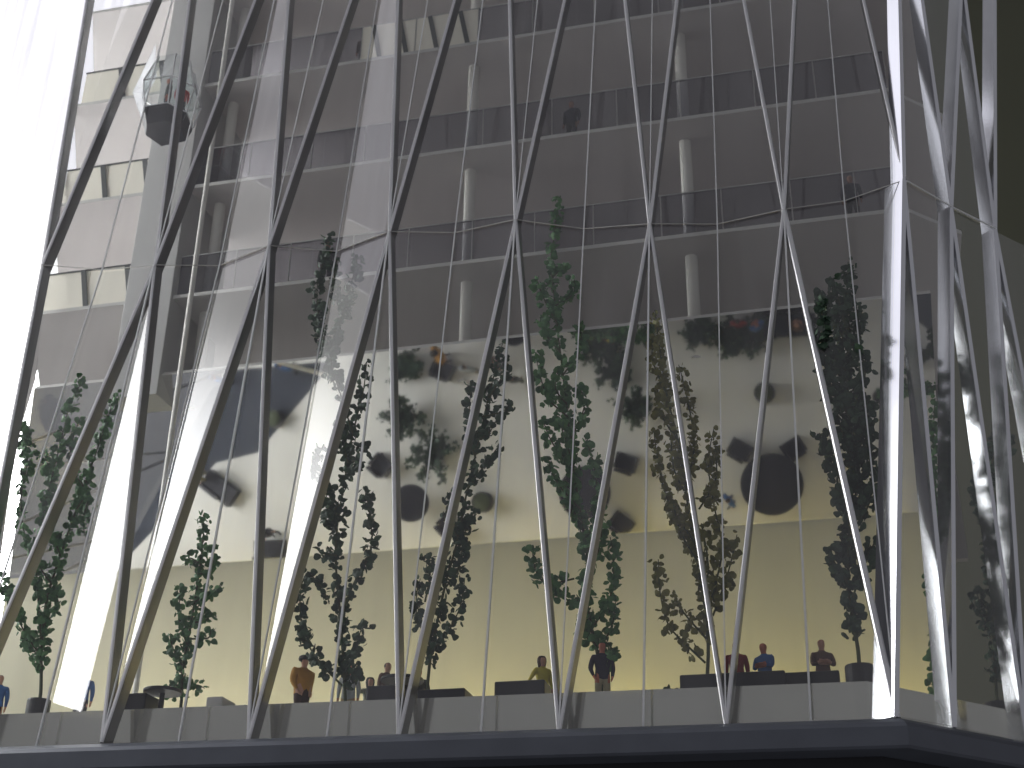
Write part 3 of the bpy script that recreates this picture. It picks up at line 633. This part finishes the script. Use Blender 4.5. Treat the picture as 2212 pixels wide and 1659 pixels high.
tree(0.80, 'tall tree with a curved left arm beside the mustard jacket', [
 [(746,1515),(742,1440),(736,1340),(726,1230),(727,1150),(742,1050),(764,930),(784,850),(792,785)],
 [(738,1480),(692,1432),(656,1370),(648,1290),(662,1240),(690,1262),(712,1300)], [(744,1470),(762,1420),(776,1372),(786,1345)],
 [(742,1310),(774,1240),(802,1190),(800,1120),(786,1050)], [(728,1200),(695,1195),(682,1180)], [(735,1090),(712,1110),(700,1130)],
 [(762,935),(735,850),(715,770),(740,680),(762,600),(772,550)], [(722,830),(700,740),(688,680),(686,610),(706,545),(710,508)], [(738,680),(720,620),(730,560)],
 [(746,1020),(770,1010),(790,960)], [(728,1150),(705,1090),(712,1040)], [(752,1000),(740,950),(742,900)], [(744,1490),(765,1470),(770,1440)], [(700,960),(682,1000),(684,1040)]], None, LEAFD, 0.027, 1.25, 13)
tree(0.74, 'slim leaning tree whose crown follows a fin, left of centre', [
 [(922,1500),(930,1420),(945,1340),(965,1250),(985,1180),(1005,1080),(1030,970),(1050,880),(1070,800),(1086,740)],
 [(932,1405),(966,1368),(994,1310),(1004,1248)], [(928,1395),(902,1335),(900,1285),(908,1250)], [(918,1300),(930,1232),(921,1196)],
 [(962,1270),(992,1225),(1000,1170),(1012,1130),(1032,1108)], [(1008,1060),(1050,1000),(1080,960)], [(1042,900),(1082,890),(1108,872)], [(1026,985),(1012,930),(1018,830)],
 [(990,1160),(965,1120),(975,1060)], [(1055,860),(1092,800),(1085,770)], [(1036,950),(1060,930),(1075,900)]], None, LEAFD, 0.025, 1.15, 14)
tree(1.12, 'tallest tree in the middle, reaching past the first ring', [
 [(1300,1492),(1292,1420),(1276,1350),(1266,1280),(1268,1200),(1252,1100),(1238,1000),(1226,900),(1215,800),(1203,700),(1195,620),(1190,560),(1198,500),(1208,425)],
 [(1226,900),(1184,860),(1164,800),(1158,760)], [(1240,1010),(1195,960),(1170,900)], [(1254,1100),(1205,1045),(1180,985)], [(1268,1300),(1215,1292),(1195,1258)],
 [(1240,1250),(1180,1260),(1155,1225),(1150,1178)], [(1284,1350),(1318,1290),(1326,1210),(1318,1160)], [(1292,1410),(1322,1350),(1330,1300)], [(1216,810),(1256,750),(1246,700)],
 [(1204,700),(1172,640),(1160,600)], [(1200,660),(1238,635),(1240,600)], [(1266,1200),(1292,1110),(1284,1010),(1262,940)], [(1210,760),(1178,720),(1172,680)], [(1232,950),(1262,880),(1250,830)],
 [(1194,600),(1220,570)], [(1272,1230),(1296,1180),(1300,1130)], [(1222,870),(1200,840),(1205,800)], [(1240,1020),(1225,960),(1205,900)], [(1296,1440),(1322,1400),(1318,1440)], [(1285,1390),(1262,1370),(1265,1330)], [(1258,1130),(1230,1090),(1215,1040)]], None, LEAF, 0.027, 1.3, 15)
tree(0.72, 'olive green tree with many thin branches right of centre', [
 [(1528,1466),(1530,1400),(1526,1330),(1512,1250),(1496,1160),(1480,1050),(1464,950),(1440,850),(1426,760),(1415,670)],
 [(1524,1432),(1490,1400),(1444,1350),(1426,1280),(1422,1208)], [(1526,1380),(1478,1325),(1452,1280)], [(1526,1330),(1546,1260),(1560,1180),(1542,1090),(1530,1000),(1542,925)],
 [(1540,1330),(1572,1240),(1592,1155)], [(1496,1165),(1444,1085),(1422,1000),(1412,930)], [(1480,1050),(1500,960),(1482,850),(1466,788)], [(1510,1100),(1546,1035),(1545,960)],
 [(1464,950),(1430,900),(1412,840)], [(1505,1210),(1470,1150),(1455,1090)], [(1520,1300),(1530,1220),(1515,1130)], [(1478,1060),(1455,1010),(1450,950)], [(1440,850),(1410,780),(1412,720)]], None, LEAFO, 0.024, 1.15, 16)
tree(0.50, 'dense dark tree in a black pot near the right corner', [
 [(1858,1462),(1853,1400),(1842,1340),(1832,1250),(1835,1150),(1842,1000),(1832,850),(1820,730),(1830,640),(1832,565)],
 [(1833,1262),(1803,1215),(1794,1180)], [(1842,1290),(1868,1215),(1892,1165)], [(1836,1150),(1872,1100),(1884,1030),(1870,950),(1876,890)], [(1840,1060),(1795,1000),(1770,935)],
 [(1836,900),(1794,830),(1776,740),(1776,650)], [(1832,850),(1868,820),(1860,755)], [(1822,730),(1795,690),(1768,640)], [(1838,1100),(1856,1030),(1850,960)], [(1842,1010),(1820,940),(1806,880)],
 [(1836,880),(1856,900),(1880,860)], [(1826,770),(1852,720),(1850,660)], [(1824,700),(1810,640),(1800,600)], [(1840,980),(1862,930),(1858,860)], [(1836,1120),(1815,1070),(1808,1020)], [(1828,800),(1806,780),(1800,740)]], (0.088, 0.155), LEAFD, 0.029, 1.6, 17)
tree(1.55, 'dim tree behind the right-hand facade fins', [
 [(2152,1500),(2146,1380),(2140,1250),(2134,1120),(2152,960),(2168,870)],
 [(2146,1380),(2120,1330),(2110,1270)], [(2142,1300),(2165,1240),(2170,1180)], [(2136,1150),(2112,1090),(2108,1020)], [(2140,1060),(2168,1010),(2180,940)], [(2148,1420),(2168,1390),(2172,1340)]], (0.10, 0.14), LEAFD, 0.026, 1.3, 18)
tree(1.9, 'dim narrow tree between the corner fin and the next fin', [
 [(2020,1500),(2022,1380),(2018,1250),(2022,1100),(2016,950),(2020,860)], [(2020,1200),(2035,1150)], [(2020,1050),(2004,1000)]], None, LEAF, 0.026, 1.2, 19)
# low shrubs deeper in the hall: seen from above in the mirror
def shrub(x, y, label, spread=0.34, h=0.34, seed=1):
    rnd = random.Random(seed); spread *= 1.3; p_ = mirrored(x, y); h *= 0.5 if p_.y < 1.6 else 1.0
    root = empty('shrub', (p_.x, p_.y, p_.z), label, 'shrub', 'low shrubs seen in the mirror')
    mesh('pot', *lathe_vf([(0.06, 0), (0.075, 0.01), (0.075, 0.075), (0.064, 0.08), (0.06, 0.07), (0.004, 0.07)], 20), POTM, root)
    LV = []; LF = []; SV = []; SF = []
    for b in range(9):
        a = b*2.399+seed; tip = Vector((math.cos(a)*spread*rnd.uniform(.45, 1), math.sin(a)*spread*rnd.uniform(.45, 1), h*rnd.uniform(.5, 1)))
        st = Vector((0, 0, 0.06)); v_, f_ = bar_vf(st, tip, [(-.004, -.004), (.004, -.004), (.004, .004), (-.004, .004)], (0.3, 0.5, 0.1))
        k0 = len(SV); SV += v_; SF += [tuple(k0+i for i in q) for q in f_]
        for q in range(80):
            t = rnd.random()**0.7; c = st+(tip-st)*t; c += Vector((rnd.gauss(0, 1), rnd.gauss(0, 1), rnd.gauss(0, .8)))*0.026
            z_ = Vector((rnd.uniform(-1, 1), rnd.uniform(-1, 1), rnd.uniform(-.2, 1.3))).normalized(); y_ = z_.orthogonal().normalized(); x_ = y_.cross(z_); an = rnd.uniform(0, 6.28)
            y2 = y_*math.cos(an)+x_*math.sin(an); x2 = y2.cross(z_); sh, fs = LSH[rnd.randrange(5)]; k0 = len(LV); sz = 0.030*rnd.uniform(.7, 1.2)
            for a_ in sh: LV.append(c+(x2*a_[0]+y2*a_[1]+z_*a_[2])*sz)
            LF.extend([(k0+a_, k0+b_, k0+c_) for a_, b_, c_ in fs])
    mesh('stem', SV, SF, BARK, root); q = mesh('foliage', LV, LF, LEAFD, root); q['kind'] = 'stuff'
for i, (x, y, sp, lb) in enumerate(((885, 795, .17, 'shrub reflected at the upper left of the soffit by the top edge'), (880, 905, .20, 'shrub reflected between two shrubs left of centre'), (942, 985, .24, 'shrub reflected just above the left round table'), (1290, 745, .22, 'shrub reflected at the top of the soffit right of the tallest tree'), (1330, 800, .22, 'shrub reflected right of the tallest tree, second from the top'), (1375, 880, .17, 'shrub reflected half behind a fin right of the tallest tree'), (1515, 715, .17, 'shrub reflected at the soffit top edge, leftmost of three'), (1585, 735, .22, 'shrub reflected at the soffit top edge, middle of three'), (1640, 715, .2, 'shrub reflected at the soffit top edge beside the blue sofa'))):
    shrub(x, y, lb, sp, 0.30, i+3)
for (x, y), r, lb in (((601, 906), 0.10, 'round black pot reflected alone at the left of the soffit'), ((1652, 850), 0.105, 'round black pot reflected alone at the right of the soffit'), ((1047, 1085), 0.11, 'round black stool reflected right of the left round table')):
    q = mirrored(x, y); t = empty('planter', q, lb, 'planter')
    mesh('bowl', *lathe_vf([(r*0.8, 0), (r, 0.02), (r, 0.13), (r*.92, 0.14), (r*.88, 0.125), (0.004, 0.12)], 26), POTM, t)
    mesh('soil', *lathe_vf([(r*.86, 0.126), (r*.5, 0.138), (0.004, 0.142)], 20), BARK, t)
